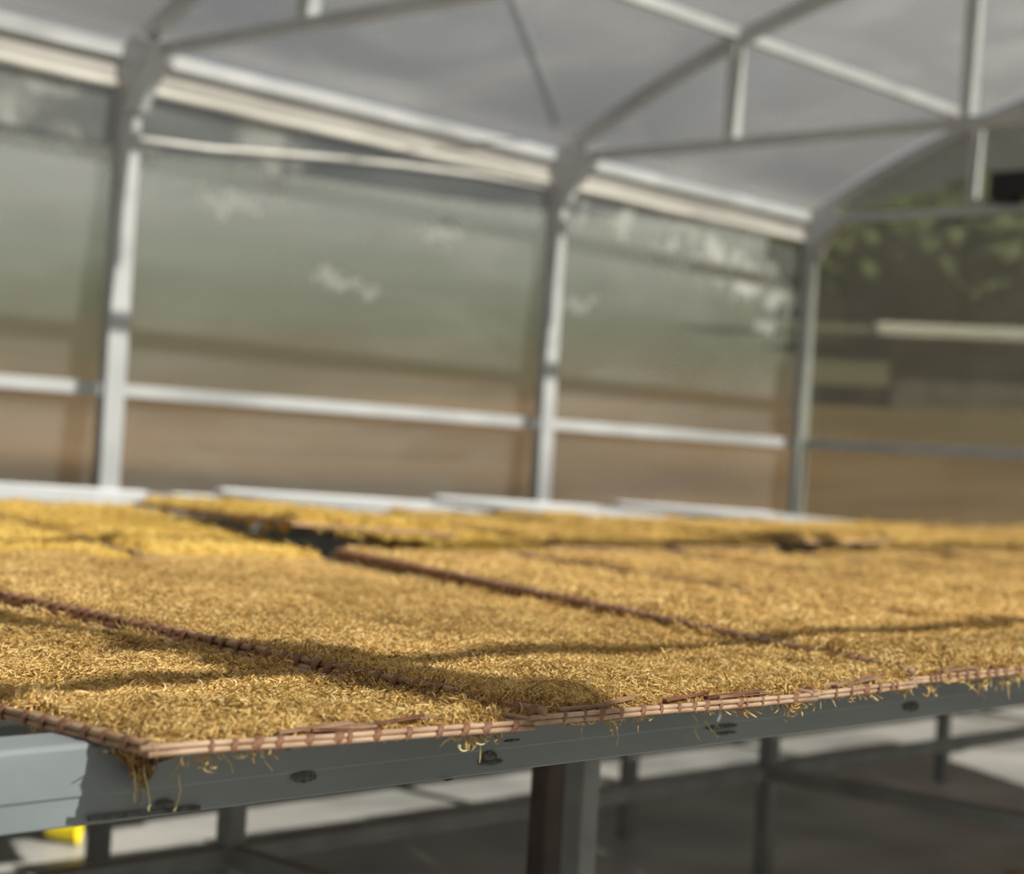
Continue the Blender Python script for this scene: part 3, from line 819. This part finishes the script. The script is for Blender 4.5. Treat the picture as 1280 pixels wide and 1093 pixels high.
# second row
NR2 = [1.05, 1.57, 2.10, 2.585, 3.09]; FR2 = [1.6, 2.18, 2.77, 3.385, 3.92]
while NR2[-1] < 9.2:
    NR2.append(NR2[-1]+.52); FR2.append(FR2[-1]+.52)
ORD2 = ['first', 'second', 'third', 'fourth', 'fifth', 'sixth', 'seventh', 'eighth', 'ninth', 'tenth', 'eleventh', 'twelfth', 'thirteenth', 'fourteenth', 'fifteenth', 'sixteenth', 'seventeenth']
for k in range(len(NR2)-1):
    a, b2, fa, fb = NR2[k]+.008, NR2[k+1]-.008, FR2[k]+.008, FR2[k+1]-.008
    xn = -2.87 if k < 3 else -3.15
    dz = (.0, .002, .004, .030, .0, .004, .016, .004)[k] if k < 8 else random.choice((0, .004, .01))
    dz -= .031
    c = (V(xn, a, dz), V(xn, b2, dz), V(-4.68, fb, dz+.002), V(-4.68, fa, dz+.002))
    if k == 3: c = (V(-3.0, a, .044), V(-3.0, b2, .026), c[2], c[3])
    if k in (2, 5, 9): c = (c[0] + Vector((0, 0, .012)), c[1], c[2], c[3] + Vector((0, 0, .012)))
    if k == 7: c = (V(-3.05, a, .012), V(-3.05, b2, .016), c[2], c[3])   # near end propped on its neighbours
    if k < 5: lab = 'bamboo tray of yellow tobacco, %s of the second row' % ORD2[k]
    else: lab = 'bamboo tray of golden tobacco, %s of the second row' % ORD2[k]
    c = tray(c, lab, False, False, 200+k, 'bamboo trays of the second row', dark=True)
    w = (c[1]-c[0]).length
    hc = [bil(c, .015/w, .008), bil(c, 1-.006/w, .008), bil(c, 1-.006/w, .992), bil(c, .015/w, .992)]
    hc = [p + Vector((0, 0, .004)) for p in hc]
    heap(hc, 'yell' if k < 5 else ('mid' if k < 11 else 'gold'), ('yellow' if k < 5 else 'golden') + ' shredded tobacco on the %s tray of the second row' % ORD2[k], 1700, 1.1, .009, 60+k, nu=20, nv=60, wav=.005)

# ------------------------------------------------------------------ loose shreds hanging from the rim, tuft at the corner
def shred(px, pts, label, r=.0006, grp='loose shreds hanging over the scorched rail'):
    p3 = [at_x(a, b2, -1.075) for a, b2 in pts]
    fine = []
    for i in range(len(p3)-1):
        for s in range(4): fine.append(p3[i].lerp(p3[i+1], s/4) + Vector((.002*N((i*3+s, px, 0), .7), 0, 0)))
    fine.append(p3[-1])
    bm = bmesh.new(); add_tube(bm, fine, r, 5)
    o = tag(build('tobacco_shred', bm, M_SHRED, smooth=True, origin=p3[0]), label, 'shred', grp)
M_SHRED = noise_mat('loose leaf shred', (.50, .40, .18), (.72, .60, .32), 40, .6, 0)
SL = 'thin pale tobacco shred hanging from the tray rim over the rail'
for px, pts in ((228, [(232, 938), (226, 950), (219, 960), (215, 970)]), (280, [(272, 936), (281, 946), (289, 956), (291, 966)]), (328, [(326, 934), (330, 946), (331, 953), (341, 964)]),
                (222, [(222, 968), (226, 990), (220, 1012), (217, 1014)]), (180, [(178, 955), (183, 978), (187, 1000), (186, 1014)]), (167, [(167, 960), (169, 985), (168, 1003)]),
                (608, [(607, 908), (606, 918), (608, 927)]), (870, [(866, 892), (872, 903), (869, 915), (874, 925)]), (886, [(880, 900), (889, 912), (897, 922)]), (898, [(906, 891), (896, 905), (893, 915), (898, 922)]),
                (771, [(770, 905), (772, 918), (770, 932)])):
    shred(px, pts, SL)
# tuft below the free corner
root = empty('tobacco_tuft', at_x(175, 945, -1.07)); tag(root, 'tuft of brown fibres hanging below the free tray corner', 'tuft')
rnd = random.Random(5)
M_FIB = noise_mat('brown fibre', (.14, .07, .025), (.42, .25, .09), 60, .8, 0)
bm = bmesh.new()
for k in range(170):
    px = 175 + rnd.gauss(0, 17); py = 941 + .08*(px-160) + rnd.uniform(-3, 3)
    ln = max(6, rnd.gauss(30, 14)*(1-min(.85, abs(px-175)/50)))
    p = [at_x(px + (175-px)*.45*q + rnd.gauss(0, 2.5), py + ln*q, -1.07 - .02*q + rnd.uniform(-.012, .012)) for q in (0, .35, .7, 1)]
    add_tube(bm, p, .0005, 4)
o = build('fibres', bm, M_FIB, root); o['kind'] = 'stuff'

# ------------------------------------------------------------------ bits on the floor
c = at_z(78, 1054, .0)
root = empty('yellow_cup', c); tag(root, 'small yellow plastic cup lying on the sunlit floor under the tables', 'cup')
bm = bmesh.new()
d = Vector((.72, .62, 0)).normalized(); s = Vector((-d.y, d.x, 0))
prof = [(-.042, .004), (-.042, .020), (-.038, .023), (.036, .034), (.040, .036), (.040, .033), (-.034, .020), (-.036, .0)]
rows = []
for k in range(20):
    t_ = 6.283*k/20
    rows.append([bm.verts.new(c + d*a + (s*math.cos(t_) + Vector((0, 0, 1))*math.sin(t_))*r + Vector((0, 0, .036))) for a, r in prof])
for k in range(20):
    a, b2 = rows[k], rows[(k+1) % 20]
    for i in range(len(prof)-1): bm.faces.new((a[i], a[i+1], b2[i+1], b2[i]))
build('cup_body', bm, M_YELLOW, root, True)
bm = bmesh.new(); pr = []
for k in range(20):
    t_ = 6.283*k/20
    pr.append((d*.040 + (s*math.cos(t_) + Vector((0, 0, 1))*math.sin(t_))*.036 + Vector((0, 0, .036))) + c)
add_tube(bm, pr + [pr[0]], .0022, 6, cap=False)
build('cup_rim', bm, M_YELLOW, root, True)
c = at_z(1276, 1096, .0)
bm = bmesh.new()
ring = []
for k in range(14):
    t_ = 6.283*k/14; r_ = .035*(1+.35*math.cos(2*t_))
    ring.append(bm.verts.new(c + Vector((r_*math.cos(t_), r_*math.sin(t_), .004 + .010*abs(math.cos(t_*1.5))))))
mid = bm.verts.new(c + Vector((0, 0, .006)))
for k in range(14): bm.faces.new((mid, ring[k], ring[(k+1) % 14]))
o = build('dry_leaf', bm, M_TAN, smooth=True, origin=c); tag(o, 'curled tan dry leaf on the shaded floor', 'leaf')
md = o.modifiers.new('thick', 'SOLIDIFY'); md.thickness = .0015
